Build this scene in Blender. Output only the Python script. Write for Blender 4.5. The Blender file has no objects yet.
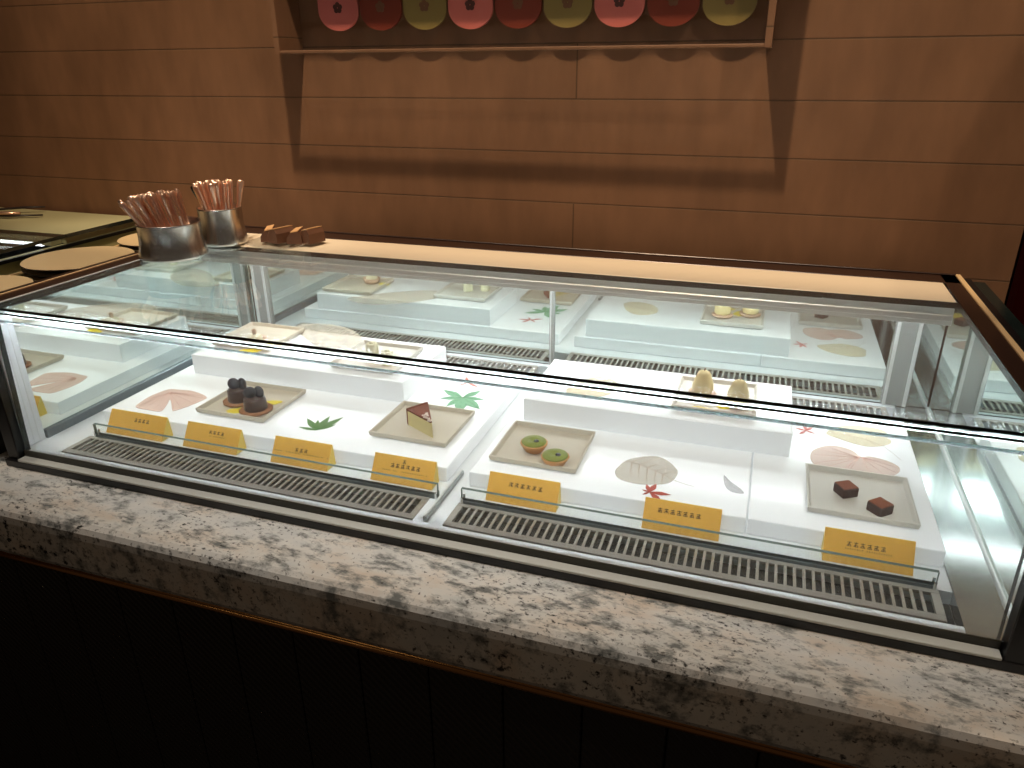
import bpy, bmesh, math, random
from mathutils import Vector, Matrix
random.seed(7)
scene = bpy.context.scene
COL = scene.collection
PI = math.pi

# ------------------------------------------------------------------ camera
CAM = Vector((1.19005, -0.81779, 0.62136))
YAW, PITCH, ROLL, FPX = -0.330193, -0.406194, -0.00773, 742.6
_f = Vector((math.sin(YAW)*math.cos(PITCH), math.cos(YAW)*math.cos(PITCH), math.sin(PITCH)))
_r = _f.cross(Vector((0, 0, 1))).normalized()
_u = _r.cross(_f)
_c, _s = math.cos(ROLL), math.sin(ROLL)
RV, UV = _c*_r + _s*_u, -_s*_r + _c*_u
cam_data = bpy.data.cameras.new('camera')
cam = bpy.data.objects.new('camera', cam_data)
COL.objects.link(cam)
m = Matrix((RV, UV, -_f)).transposed().to_4x4()
m.translation = CAM
cam.matrix_world = m
cam_data.sensor_width = 36
cam_data.lens = FPX/1024*36
cam_data.clip_start = 0.01
scene.camera = cam


def at(px, py, z):
    """real point at height z seen at a pixel of the photograph"""
    d = _f + RV*((px-512)/FPX) - UV*((py-384)/FPX)
    t = (z-CAM.z)/d.z
    return CAM + d*t


# --------------------------------------------------------------- materials
def lin(c):
    return tuple(((v/255)/12.92 if v/255 <= .04045 else ((v/255+.055)/1.055)**2.4) for v in c)


def new_mat(name):
    mt = bpy.data.materials.new(name)
    mt.use_nodes = True
    nt = mt.node_tree
    return mt, nt, nt.nodes['Principled BSDF']


def pbr(name, rgb, rough=.5, metal=0, noise=0, nscale=40, bump=0, bscale=120, spec=.5, coat=0, trans=0):
    mt, nt, b = new_mat(name)
    col = (*lin(rgb), 1)
    b.inputs['Base Color'].default_value = col
    b.inputs['Roughness'].default_value = rough
    b.inputs['Metallic'].default_value = metal
    b.inputs['Specular IOR Level'].default_value = spec
    if coat:
        b.inputs['Coat Weight'].default_value = coat
        b.inputs['Coat Roughness'].default_value = .08
    tc = nt.nodes.new('ShaderNodeTexCoord')
    if noise:
        n = nt.nodes.new('ShaderNodeTexNoise')
        n.inputs['Scale'].default_value = nscale
        n.inputs['Detail'].default_value = 5
        nt.links.new(tc.outputs['Object'], n.inputs['Vector'])
        mx = nt.nodes.new('ShaderNodeMix')
        mx.data_type = 'RGBA'
        mx.inputs[6].default_value = tuple(v*(1-noise) for v in col[:3])+(1,)
        mx.inputs[7].default_value = tuple(min(1, v*(1+noise)) for v in col[:3])+(1,)
        nt.links.new(n.outputs['Fac'], mx.inputs[0])
        nt.links.new(mx.outputs[2], b.inputs['Base Color'])
    if bump:
        n = nt.nodes.new('ShaderNodeTexNoise')
        n.inputs['Scale'].default_value = bscale
        n.inputs['Detail'].default_value = 6
        nt.links.new(tc.outputs['Object'], n.inputs['Vector'])
        bp = nt.nodes.new('ShaderNodeBump')
        bp.inputs['Strength'].default_value = bump
        bp.inputs['Distance'].default_value = .002
        nt.links.new(n.outputs['Fac'], bp.inputs['Height'])
        nt.links.new(bp.outputs['Normal'], b.inputs['Normal'])
    return mt


def clear(name, tint, base=.04, rough=0.0, haze=0.0):
    """clear pane: tinted see-through with a mirror-like gloss that grows at glancing angles"""
    mt = bpy.data.materials.new(name)
    mt.use_nodes = True
    nt = mt.node_tree
    nt.nodes.clear()
    out = nt.nodes.new('ShaderNodeOutputMaterial')
    tr = nt.nodes.new('ShaderNodeBsdfTransparent')
    tr.inputs[0].default_value = (*tint, 1)
    gl = nt.nodes.new('ShaderNodeBsdfGlossy')
    gl.inputs['Roughness'].default_value = rough
    gl.inputs[0].default_value = (1, 1, 1, 1)
    lw = nt.nodes.new('ShaderNodeLayerWeight')
    lw.inputs[0].default_value = .5
    pw = nt.nodes.new('ShaderNodeMath'); pw.operation = 'POWER'; pw.inputs[1].default_value = 5
    ml = nt.nodes.new('ShaderNodeMath'); ml.operation = 'MULTIPLY_ADD'
    ml.inputs[1].default_value = 1-base; ml.inputs[2].default_value = base
    nt.links.new(lw.outputs['Facing'], pw.inputs[0])
    nt.links.new(pw.outputs[0], ml.inputs[0])
    mx = nt.nodes.new('ShaderNodeMixShader')
    nt.links.new(ml.outputs[0], mx.inputs[0])
    src = tr.outputs[0]
    if haze:
        df = nt.nodes.new('ShaderNodeBsdfTranslucent')
        df.inputs[0].default_value = (.9, .95, .93, 1)
        hx = nt.nodes.new('ShaderNodeMixShader')
        hx.inputs[0].default_value = haze
        nt.links.new(tr.outputs[0], hx.inputs[1]); nt.links.new(df.outputs[0], hx.inputs[2])
        src = hx.outputs[0]
    nt.links.new(src, mx.inputs[1])
    nt.links.new(gl.outputs[0], mx.inputs[2])
    nt.links.new(mx.outputs[0], out.inputs[0])
    return mt


def leafy(name, rgb, thru=.35, noise=.2):
    mt, nt, b = new_mat(name)
    b.inputs['Base Color'].default_value = (*lin(rgb), 1)
    b.inputs['Roughness'].default_value = .7
    tc = nt.nodes.new('ShaderNodeTexCoord')
    w = nt.nodes.new('ShaderNodeTexNoise'); w.inputs['Scale'].default_value = 160; w.inputs['Detail'].default_value = 4
    nt.links.new(tc.outputs['Object'], w.inputs['Vector'])
    mx = nt.nodes.new('ShaderNodeMix'); mx.data_type = 'RGBA'
    c = lin(rgb)
    mx.inputs[6].default_value = tuple(v*(1-noise) for v in c)+(1,)
    mx.inputs[7].default_value = tuple(min(1, v*(1+noise)) for v in c)+(1,)
    nt.links.new(w.outputs['Fac'], mx.inputs[0]); nt.links.new(mx.outputs[2], b.inputs['Base Color'])
    out = nt.nodes['Material Output']
    tr = nt.nodes.new('ShaderNodeBsdfTransparent')
    ms = nt.nodes.new('ShaderNodeMixShader'); ms.inputs[0].default_value = thru
    nt.links.new(b.outputs[0], ms.inputs[1]); nt.links.new(tr.outputs[0], ms.inputs[2])
    nt.links.new(ms.outputs[0], out.inputs[0])
    return mt


def emit(name, rgb, strength):
    mt, nt, b = new_mat(name)
    b.inputs['Base Color'].default_value = (.8, .8, .8, 1)
    b.inputs['Emission Color'].default_value = (*rgb, 1)
    b.inputs['Emission Strength'].default_value = strength
    return mt


def lightbox(name, strength):
    """white acrylic light box: a glossy diffuser lit from inside"""
    mt, nt, b = new_mat(name)
    b.inputs['Base Color'].default_value = (.80, .81, .82, 1)
    b.inputs['Roughness'].default_value = .18
    b.inputs['Emission Color'].default_value = (.97, .985, 1.0, 1)
    b.inputs['Emission Strength'].default_value = strength
    return mt


def wall_mat():
    mt, nt, b = new_mat('brown leather-look wall tile')
    tc = nt.nodes.new('ShaderNodeTexCoord')
    mp = nt.nodes.new('ShaderNodeMapping')
    mp.inputs['Rotation'].default_value = (PI/2, 0, 0)
    mp.inputs['Location'].default_value = (0.10, .068, 0)
    nt.links.new(tc.outputs['Object'], mp.inputs['Vector'])
    sx = nt.nodes.new('ShaderNodeSeparateXYZ'); nt.links.new(tc.outputs['Object'], sx.inputs[0])
    cx = nt.nodes.new('ShaderNodeCombineXYZ')
    ax = nt.nodes.new('ShaderNodeMath'); ax.operation = 'ADD'; ax.inputs[1].default_value = 1.205
    az = nt.nodes.new('ShaderNodeMath'); az.operation = 'ADD'; az.inputs[1].default_value = 5.408-.348
    nt.links.new(sx.outputs[0], ax.inputs[0]); nt.links.new(sx.outputs[2], az.inputs[0])
    nt.links.new(ax.outputs[0], cx.inputs[0]); nt.links.new(az.outputs[0], cx.inputs[1])
    br = nt.nodes.new('ShaderNodeTexBrick')
    br.offset = .5
    br.inputs['Scale'].default_value = 1
    br.offset_frequency = 3
    br.inputs['Brick Width'].default_value = 4.0
    br.inputs['Row Height'].default_value = .104
    br.inputs['Mortar Size'].default_value = .0016
    br.inputs['Mortar Smooth'].default_value = .3
    br.inputs['Color1'].default_value = (*lin((128, 93, 68)), 1)
    br.inputs['Color2'].default_value = (*lin((122, 88, 64)), 1)
    br.inputs['Mortar'].default_value = (*lin((92, 68, 48)), 1)
    nt.links.new(cx.outputs[0], br.inputs['Vector'])
    n = nt.nodes.new('ShaderNodeTexNoise'); n.inputs['Scale'].default_value = 14; n.inputs['Detail'].default_value = 7
    st = nt.nodes.new('ShaderNodeMapping'); st.inputs['Scale'].default_value = (1.6, 1, .55)
    nt.links.new(tc.outputs['Object'], st.inputs[0]); nt.links.new(st.outputs[0], n.inputs['Vector'])
    rp = nt.nodes.new('ShaderNodeMapRange'); rp.inputs[1].default_value = .3; rp.inputs[2].default_value = .7
    rp.inputs[3].default_value = .84; rp.inputs[4].default_value = 1.10
    nt.links.new(n.outputs['Fac'], rp.inputs[0])
    mx = nt.nodes.new('ShaderNodeMix'); mx.data_type = 'RGBA'; mx.blend_type = 'MULTIPLY'; mx.inputs[0].default_value = 1
    nt.links.new(br.outputs['Color'], mx.inputs[6]); nt.links.new(rp.outputs[0], mx.inputs[7])
    nt.links.new(mx.outputs[2], b.inputs['Base Color'])
    b.inputs['Roughness'].default_value = .55
    b.inputs['Specular IOR Level'].default_value = .3
    bp = nt.nodes.new('ShaderNodeBump'); bp.inputs['Strength'].default_value = .5; bp.inputs['Distance'].default_value = .003
    bp.invert = True
    nt.links.new(br.outputs['Fac'], bp.inputs['Height'])
    bp2 = nt.nodes.new('ShaderNodeBump'); bp2.inputs['Strength'].default_value = .08; bp2.inputs['Distance'].default_value = .002
    nt.links.new(n.outputs['Fac'], bp2.inputs['Height']); nt.links.new(bp.outputs[0], bp2.inputs['Normal'])
    nt.links.new(bp2.outputs[0], b.inputs['Normal'])
    return mt


def granite_mat():
    mt, nt, b = new_mat('polished speckled granite')
    tc = nt.nodes.new('ShaderNodeTexCoord')
    def noise(scale, detail, rough=.6, stretch=None, seed=0):
        n = nt.nodes.new('ShaderNodeTexNoise')
        n.inputs['Scale'].default_value = scale; n.inputs['Detail'].default_value = detail
        n.inputs['Roughness'].default_value = rough
        mp = nt.nodes.new('ShaderNodeMapping')
        mp.inputs['Location'].default_value = (seed, seed*.7, seed*.3)
        mp.inputs['Rotation'].default_value = (0, 0, .5)
        if stretch: mp.inputs['Scale'].default_value = stretch
        nt.links.new(tc.outputs['Object'], mp.inputs[0]); nt.links.new(mp.outputs[0], n.inputs['Vector'])
        return n.outputs['Fac']
    def ramp(src, stops):
        r = nt.nodes.new('ShaderNodeValToRGB')
        e = r.color_ramp.elements
        e[0].position, e[0].color = stops[0][0], (*lin(stops[0][1]), 1)
        e[1].position, e[1].color = stops[1][0], (*lin(stops[1][1]), 1)
        for p, c in stops[2:]:
            k = e.new(p); k.color = (*lin(c), 1)
        nt.links.new(src, r.inputs[0]); return r.outputs[0]
    def mask(src, lo, hi):
        r = nt.nodes.new('ShaderNodeMapRange'); r.inputs[1].default_value = lo; r.inputs[2].default_value = hi
        nt.links.new(src, r.inputs[0]); return r.outputs[0]
    def mix(f, a, c):
        x = nt.nodes.new('ShaderNodeMix'); x.data_type = 'RGBA'
        nt.links.new(f, x.inputs[0]); nt.links.new(a, x.inputs[6])
        if isinstance(c, tuple): x.inputs[7].default_value = (*lin(c), 1)
        else: nt.links.new(c, x.inputs[7])
        return x.outputs[2]
    base = ramp(noise(9, 6, .6, (1, 2.0, 1)), [(.34, (210, 211, 208)), (.50, (226, 223, 216)), (.70, (220, 205, 188))])
    col = mix(mask(noise(26, 7, .65, (1, 2.2, 1), 3), .50, .64), base, (126, 128, 125))
    m1 = mask(noise(85, 6, .65, (1, 1.9, 1), 8), .545, .64)
    big = mask(noise(7, 3, .5, (1, 1.6, 1), 14), .40, .60)
    mm = nt.nodes.new('ShaderNodeMath'); mm.operation = 'MULTIPLY'
    nt.links.new(m1, mm.inputs[0]); nt.links.new(big, mm.inputs[1])
    col = mix(mm.outputs[0], col, (48, 48, 47))
    col = mix(mask(noise(150, 4, .6, None, 21), .60, .69), col, (84, 80, 76))
    nt.links.new(col, b.inputs['Base Color'])
    b.inputs['Roughness'].default_value = .12
    b.inputs['Specular IOR Level'].default_value = .45
    return mt


def panel_mat():
    mt, nt, b = new_mat('black ribbed cabinet panel')
    b.inputs['Base Color'].default_value = (*lin((46, 43, 40)), 1)
    b.inputs['Roughness'].default_value = .5
    tc = nt.nodes.new('ShaderNodeTexCoord')
    w = nt.nodes.new('ShaderNodeTexWave'); w.bands_direction = 'DIAGONAL'
    w.inputs['Scale'].default_value = 40; w.inputs['Distortion'].default_value = 0
    nt.links.new(tc.outputs['Object'], w.inputs['Vector'])
    bp = nt.nodes.new('ShaderNodeBump'); bp.inputs['Strength'].default_value = .6; bp.inputs['Distance'].default_value = .003
    nt.links.new(w.outputs['Fac'], bp.inputs['Height']); nt.links.new(bp.outputs[0], b.inputs['Normal'])
    return mt


M = dict(
    wall=wall_mat(), granite=granite_mat(), panel=panel_mat(),
    glass=clear('clear glass pane', (.975, .992, .987), .035, 0, .032),
    edge=pbr('dark green ground glass edge', (22, 34, 32), .25),
    edge_light=pbr('grey green glass edge', (98, 112, 106), .2),
    acrylic=clear('clear acrylic', (.95, .96, .96), .05, .02, .06),
    mirror=pbr('mirror glass', (228, 238, 235), .025, 1.0),
    steel=pbr('brushed stainless steel', (220, 223, 223), .17, 1.0, .08, 60),
    steel_dark=pbr('dull grey steel', (112, 120, 124), .35, .8),
    alu=pbr('satin aluminium profile', (222, 224, 222), .35, .4),
    alu_dark=pbr('darker grey aluminium profile', (156, 160, 158), .35, .5),  # plain darker grey for the back posts, door profile and divider
    rail=pbr('pale grey base rail', (204, 206, 200), .4, 0),
    gasket=pbr('dark olive gasket', (46, 44, 30), .3),
    white=pbr('white enamel liner', (225, 228, 230), .35),
    box=lightbox('white acrylic light box', 0.20),
    riser=lightbox('white acrylic riser', 0.18),
    slot=pbr('shade-black duct under grille', (14, 13, 13), .7),  # shade inside the air duct put into its near-black colour
    grille=pbr('pale metal air grille', (168, 162, 152), .35, .45),
    black=pbr('black metal frame', (16, 16, 18), .35),
    brown=pbr('dark brown metal frame', (52, 34, 26), .3, .2),
    gold=pbr('brass edging', (250, 214, 160), .35, .3),
    cream=pbr('cream laminate top', (226, 208, 180), .35),
    fascia=pbr('grey header fascia', (232, 236, 232), .4, 0),
    led=emit('white led strip', (.95, .98, 1), 25),
    led_front=emit('slim white led strip', (.86, .94, 1), 105),
    led_blue=emit('cool white led', (.85, .93, 1), 4),
    card=pbr('gold foil card', (248, 188, 84), .36, .3, .1, 90, .15, 160),
    card_side=pbr('pale gold card side', (238, 205, 96), .4, .2),
    ink=pbr('dark brown ink', (70, 44, 16), .6),
    plate=pbr('matt beige glazed ceramic', (196, 186, 168), .5, 0, .06, 120, .12, 260),
    plate_grey=pbr('pale grey glazed ceramic', (205, 200, 190), .4, 0, .06, 120, .12, 260),
    choc=pbr('dark chocolate glaze', (70, 46, 40), .35, 0, .15, 120),
    choc_disc=pbr('bluish dark chocolate disc', (58, 50, 56), .4),
    crust=pbr('brown biscuit crust', (146, 98, 66), .8, 0, .25, 250, .6, 400),
    yellow=pbr('bright yellow garnish', (228, 208, 52), .6, 0, .15, 120),
    cheese=pbr('pale yellow cheesecake', (228, 210, 150), .7, 0, .06, 120, .3, 300),
    burnt=pbr('burnt caramel top', (122, 58, 30), .8, 0, .4, 90, .3, 200),
    sugar=pbr('icing sugar dusting', (236, 214, 200), .9),
    matcha=pbr('green matcha cream', (124, 132, 44), .55, 0, .12, 200, .2, 300),
    tartlet=pbr('golden tartlet shell', (206, 150, 96), .75, 0, .2, 200, .6, 350),
    berry=pbr('black bean', (24, 14, 16), .25),
    cake=pbr('dark brown sponge', (72, 46, 38), .85, 0, .25, 240, .7, 300),
    cocoa=pbr('cocoa dusted top', (128, 66, 38), .9, 0, .15, 300),
    pear=pbr('pale yellow mousse', (238, 216, 160), .6, 0, .05, 60),
    cream_food=pbr('ivory mousse', (236, 230, 196), .6, 0, .05, 60),
    pink_food=pbr('pink beige wafer', (196, 164, 140), .8, 0, .15, 200, .4, 300),
    leaf_pink=leafy('pressed pink leaf', (250, 212, 198), .42),
    leaf_rose=leafy('pressed rose beige leaf', (246, 216, 204), .5),
    leaf_green=leafy('pressed green leaf', (132, 186, 146), .22, .25),
    leaf_olive=leafy('pressed fresh green leaf', (112, 150, 92), .05, .25),
    leaf_skel=leafy('skeleton leaf', (206, 194, 174), .66, .3),
    leaf_pale=leafy('pale cream leaf', (236, 226, 196), .5, .2),
    leaf_white=leafy('white feather leaf', (206, 206, 212), .7, .1),
    leaf_red=leafy('pressed red maple leaf', (176, 70, 52), .05, .3),
    leaf_faded=leafy('faded red maple leaf', (214, 130, 120), .3, .2),
    vein=pbr('leaf vein', (172, 152, 130), .8),
    vein_dark=pbr('brown leaf vein', (138, 114, 90), .8),
    vein_pink=pbr('pink leaf vein', (212, 160, 146), .8),
    vein_green=pbr('green leaf vein', (70, 120, 70), .8),
    copper=pbr('rose gold metal', (240, 196, 168), .3, .9),
    silver=pbr('blue grey steel', (130, 140, 156), .2, 1.0),
    cup=pbr('polished steel cup', (206, 203, 198), .26, 1.0, .05, 30),
    packet=pbr('brown paper packet', (94, 60, 40), .6, 0, .15, 60),
    packet_edge=pbr('tan packet edge', (196, 150, 100), .6),
    tan=pbr('matt tan glazed dish', (192, 166, 124), .5),
    dish_rim=pbr('dark dish rim', (32, 22, 18), .4),
    olive=pbr('olive laminate', (160, 155, 118), .4),
    olive_side=pbr('grey olive side panel', (150, 146, 108), .35),
    pl_pink=pbr('pink painted wood', (206, 112, 102), .5),
    pl_red=pbr('dark red painted wood', (124, 52, 34), .5),
    pl_olive=pbr('olive painted wood', (138, 120, 68), .5),
    pl_ink=pbr('dark flower print', (84, 48, 42), .6),
    pl_ink_soft=pbr('faded flower print', (116, 80, 56), .6),
    brass_trim=pbr('brass counter trim', (176, 130, 80), .22, .9),
    dark_wall=pbr('dark plum wall', (70, 46, 52), .7),
    red=pbr('red fabric', (150, 26, 24), .8),
    floor=pbr('dark floor', (30, 26, 24), .4),
    blocker=pbr('dark ceiling', (60, 52, 46), .8),  # only for the added board that blocks the wall lamp
)


# ----------------------------------------------------------- mesh helpers
class MB:
    def __init__(self):
        self.bm = bmesh.new()
        self.mats = []

    def mi(self, mt):
        if mt not in self.mats: self.mats.append(mt)
        return self.mats.index(mt)

    def _faces(self, fs, mt, smooth=False):
        i = self.mi(mt)
        for f in fs:
            f.material_index = i
            f.smooth = smooth

    def box(self, x0, x1, y0, y1, z0, z1, mt, bevel=0, seg=2):
        before = set(self.bm.faces)
        vs = [self.bm.verts.new((x, y, z)) for z in (z0, z1) for y in (y0, y1) for x in (x0, x1)]
        idx = [(0, 2, 3, 1), (4, 5, 7, 6), (0, 1, 5, 4), (2, 6, 7, 3), (0, 4, 6, 2), (1, 3, 7, 5)]
        fs = [self.bm.faces.new([vs[k] for k in q]) for q in idx]
        if bevel:
            es = list({e for f in fs for e in f.edges})
            bmesh.ops.bevel(self.bm, geom=es, offset=bevel, segments=seg, affect='EDGES', profile=.5)
            fs = [f for f in self.bm.faces if f not in before]
        self._faces(fs, mt)
        return fs

    def prism(self, poly, axis, a0, a1, mt, smooth=False, cap=True):
        """poly of 2-D points extruded along axis ('x','y','z')"""
        def P(u, v, w):
            return {'x': (w, u, v), 'y': (u, w, v), 'z': (u, v, w)}[axis]
        A = [self.bm.verts.new(P(u, v, a0)) for u, v in poly]
        B = [self.bm.verts.new(P(u, v, a1)) for u, v in poly]
        n = len(poly)
        fs = [self.bm.faces.new((A[i], A[(i+1) % n], B[(i+1) % n], B[i])) for i in range(n)]
        self._faces(fs, mt, smooth)
        if cap:
            cs = [self.bm.faces.new(A[::-1]), self.bm.faces.new(B)]
            self._faces(cs, mt)
            fs += cs
        return fs

    def lathe(self, prof, mt, c=(0, 0, 0), n=40, flute=0, nf=0, smooth=True, sx=1, sy=1):
        rings = []
        for r, z in prof:
            if r < 1e-6:
                rings.append([self.bm.verts.new((c[0], c[1], c[2]+z))])
            else:
                ring = []
                for k in range(n):
                    a = 2*PI*k/n
                    rr = r*(1+flute*math.cos(nf*a)) if nf else r
                    ring.append(self.bm.verts.new((c[0]+sx*rr*math.cos(a), c[1]+sy*rr*math.sin(a), c[2]+z)))
                rings.append(ring)
        fs = []
        for A, B in zip(rings, rings[1:]):
            for k in range(n):
                k2 = (k+1) % n
                if len(A) == 1 and len(B) == 1: continue
                if len(A) == 1: fs.append(self.bm.faces.new((A[0], B[k2], B[k])))
                elif len(B) == 1: fs.append(self.bm.faces.new((A[k], A[k2], B[0])))
                else: fs.append(self.bm.faces.new((A[k], A[k2], B[k2], B[k])))
        self._faces(fs, mt, smooth)
        return fs

    def tube(self, pts, rad, mt, n=8, flat=1.0):
        pts = [Vector(p) for p in pts]
        rings = []
        for i, p in enumerate(pts):
            d = (pts[min(i+1, len(pts)-1)]-pts[max(i-1, 0)]).normalized()
            a = d.cross(Vector((0, 0, 1)))
            if a.length < 1e-3: a = Vector((1, 0, 0))
            a.normalize()
            b2 = d.cross(a)
            r = rad[i] if isinstance(rad, (list, tuple)) else rad
            rings.append([self.bm.verts.new(p+a*r*math.cos(2*PI*k/n)+b2*r*flat*math.sin(2*PI*k/n)) for k in range(n)])
        fs = []
        for A, B in zip(rings, rings[1:]):
            for k in range(n):
                fs.append(self.bm.faces.new((A[k], A[(k+1) % n], B[(k+1) % n], B[k])))
        fs += [self.bm.faces.new(rings[0][::-1]), self.bm.faces.new(rings[-1])]
        self._faces(fs, mt, True)
        return fs

    def obj(self, name, parent=None, shift=None):
        bmesh.ops.recalc_face_normals(self.bm, faces=self.bm.faces)
        if shift is not None:
            bmesh.ops.translate(self.bm, verts=self.bm.verts, vec=-Vector(shift))
        me = bpy.data.meshes.new(name)
        self.bm.to_mesh(me)
        self.bm.free()
        for mt in self.mats: me.materials.append(mt)
        o = bpy.data.objects.new(name, me)
        COL.objects.link(o)
        if parent is not None: o.parent = parent
        return o


def tag(o, label=None, cat=None, group=None, kind=None):
    if label: o['label'] = label
    if cat: o['category'] = cat
    if group: o['group'] = group
    if kind: o['kind'] = kind
    return o


def thing(name, label, cat, loc=(0, 0, 0), rz=0, group=None):
    o = bpy.data.objects.new(name, None)
    COL.objects.link(o)
    o.location = loc
    o.rotation_euler = (0, 0, rz)
    o.empty_display_size = .02
    return tag(o, label, cat, group)


def part(name, mb, parent, world=True, label=None):
    o = mb.obj(name, parent, parent.location if world else None)
    if label: o['label'] = label
    return o


def dup(root, loc, rz, label, group=None):
    r = root.copy(); COL.objects.link(r)
    r.location = loc; r.rotation_euler = (0, 0, rz)
    r['label'] = label
    if group: r['group'] = group
    for ch in root.children:
        c = ch.copy(); COL.objects.link(c); c.parent = r
        for g in ch.children:
            d = g.copy(); COL.objects.link(d); d.parent = c
    return r


# ------------------------------------------------------------- dimensions
H = .26            # top of the glass
XL, XR = -.010, 1.531   # mirrored inner faces of the end walls
YM = .680          # mirror doors
PZ = .027          # light box top
RZ = .070          # riser top
GZ = -.024         # granite top
SEAM = .765
WY = .75           # wall

# ---------------------------------------------------------------- setting
def structure(name, mb, label=None):
    o = mb.obj(name)
    o['kind'] = 'structure'
    if label: o['label'] = label
    return o

b = MB(); b.box(-3.2, 1.632, WY, WY+.15, -.95, 2.6, M['wall']); structure('wall_back', b)
b = MB(); b.box(1.632, 3.4, 1.45, 1.55, -.95, 2.6, M['dark_wall']); structure('wall_right', b)
b = MB(); b.box(-3.3, -3.2, -3.2, .9, -.95, 2.6, M['wall']); structure('wall_left', b)
b = MB(); b.box(-3.2, 3.4, -3.2, 1.55, -1.0, -.95, M['floor']); structure('floor', b)
b = MB(); b.box(1.72, 2.6, .05, WY+.2, 1.02, 1.07, M['wall']); structure('shadow_slab', b)  # unseen slab added to throw the slanted shadow at the wall's right end
b = MB(); b.box(-1.9, 1.72, -.75, .025, 2.2, 2.23, M['blocker']); structure('light_blocker', b)  # unseen board added to keep the wall lamp off the counter

# ---------------------------------------------------------------- counter
ct = thing('granite_countertop', 'pale speckled granite countertop running under the glass display case', 'countertop', (.75, .3, GZ))
b = MB()
prof = [(-.112, -.122), (-.120, -.118), (-.125, -.108), (-.1262, -.050), (-.1252, -.038), (-.121, -.030), (-.113, -.0255), (-.104, GZ), (.745, GZ), (.745, -.122)]
b.prism(prof, 'x', -2.2, 2.6, M['granite'])
part('slab', b, ct)
cb = thing('counter_cabinet', 'black counter front of ribbed panels below the granite edge', 'counter', (.75, .3, -.94))
b = MB()
k0 = .801-.111*27
for i in range(45):
    x = k0+.1115*i
    b.box(x+.001, x+.1103, -.098, -.080, -.94, -.142, M['panel'], .0015, 1)
part('ribbed_panels', b, cb)
b = MB(); b.box(-2.2, 2.6, -.080, .74, -.94, -.1225, M['black']); part('carcass', b, cb)
b = MB()
b.prism([(-.1, -.1425), (-.112, -.1405), (-.114, -.136), (-.110, -.1325), (-.106, -.1305), (-.108, -.127), (-.1055, -.1235), (-.095, -.1230), (-.095, -.1425)], 'x', -2.2, 2.6, M['brass_trim'], True)
part('brass_trim', b, cb, label='thin brass trim line under the granite edge')

# ------------------------------------------------------------ display case
dc = thing('glass_display_case', 'long low glass dessert display case with mirrored back and brown frame', 'display case', (.76, .35, GZ))

def pane(mb, x0, x1, y0, y1, z0, z1, thin, edge):
    """glass slab: clear faces across the thin axis, ground edges elsewhere"""
    fs = mb.box(x0, x1, y0, y1, z0, z1, M['glass'])
    e = mb.mi(edge)
    for f in fs:
        f.normal_update()
        if abs(f.normal[thin]) < .9: f.material_index = e

b = MB(); pane(b, -.012, 1.503, -.0, .515, H-.010, H, 2, M['edge'])
for v in b.bm.verts:
    if v.co.y < .1: v.co.y = .0166
e2 = b.mi(M['glass'])
for f in b.bm.faces:
    if f.calc_center_median().y < .02 and f.material_index == b.mi(M['edge']): f.material_index = e2
b.box(-.012, 1.503, .0158, .0164, H-.0032, H, M['edge'])
b.box(-.012, 1.503, 0.0158, .0180, H+.0001, H+.0006, M['edge'])
b.box(-.012, 1.503, .0158, .0164, H-.0104, H-.0072, M['edge'])
part('top_pane', b, dc)
b = MB(); b.box(.01, 1.49, .0200, .0280, H-.0120, H-.0103, M['acrylic'])
b.box(.01, 1.49, .0200, .0206, H-.0135, H-.0121, M['acrylic'])
b.box(.01, 1.49, .0274, .0280, H-.0135, H-.0121, M['acrylic'])
hs = part('led_profile', b, dc)
b = MB(); b.box(.012, 1.488, .0225, .0255, H-.0128, H-.0122, M['led_front']); ls = part('led_strip', b, hs, False, 'lit slim strip under the front edge of the top glass')
for v in ls.data.vertices: v.co -= dc.location
# front pane leans back a little and stops just under the top pane
b = MB()
e0, g0 = b.mi(M['glass']), b.mi(M['edge'])
pr = [(.000, -.004), (.010, -.004), (.0215, .2375), (.0115, .2375)]
fs = b.prism(pr, 'x', .002, 1.505, M['glass'])
for f in fs:
    f.normal_update()
    if abs(f.normal.y) < .9: f.material_index = g0
part('front_pane', b, dc)
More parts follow.
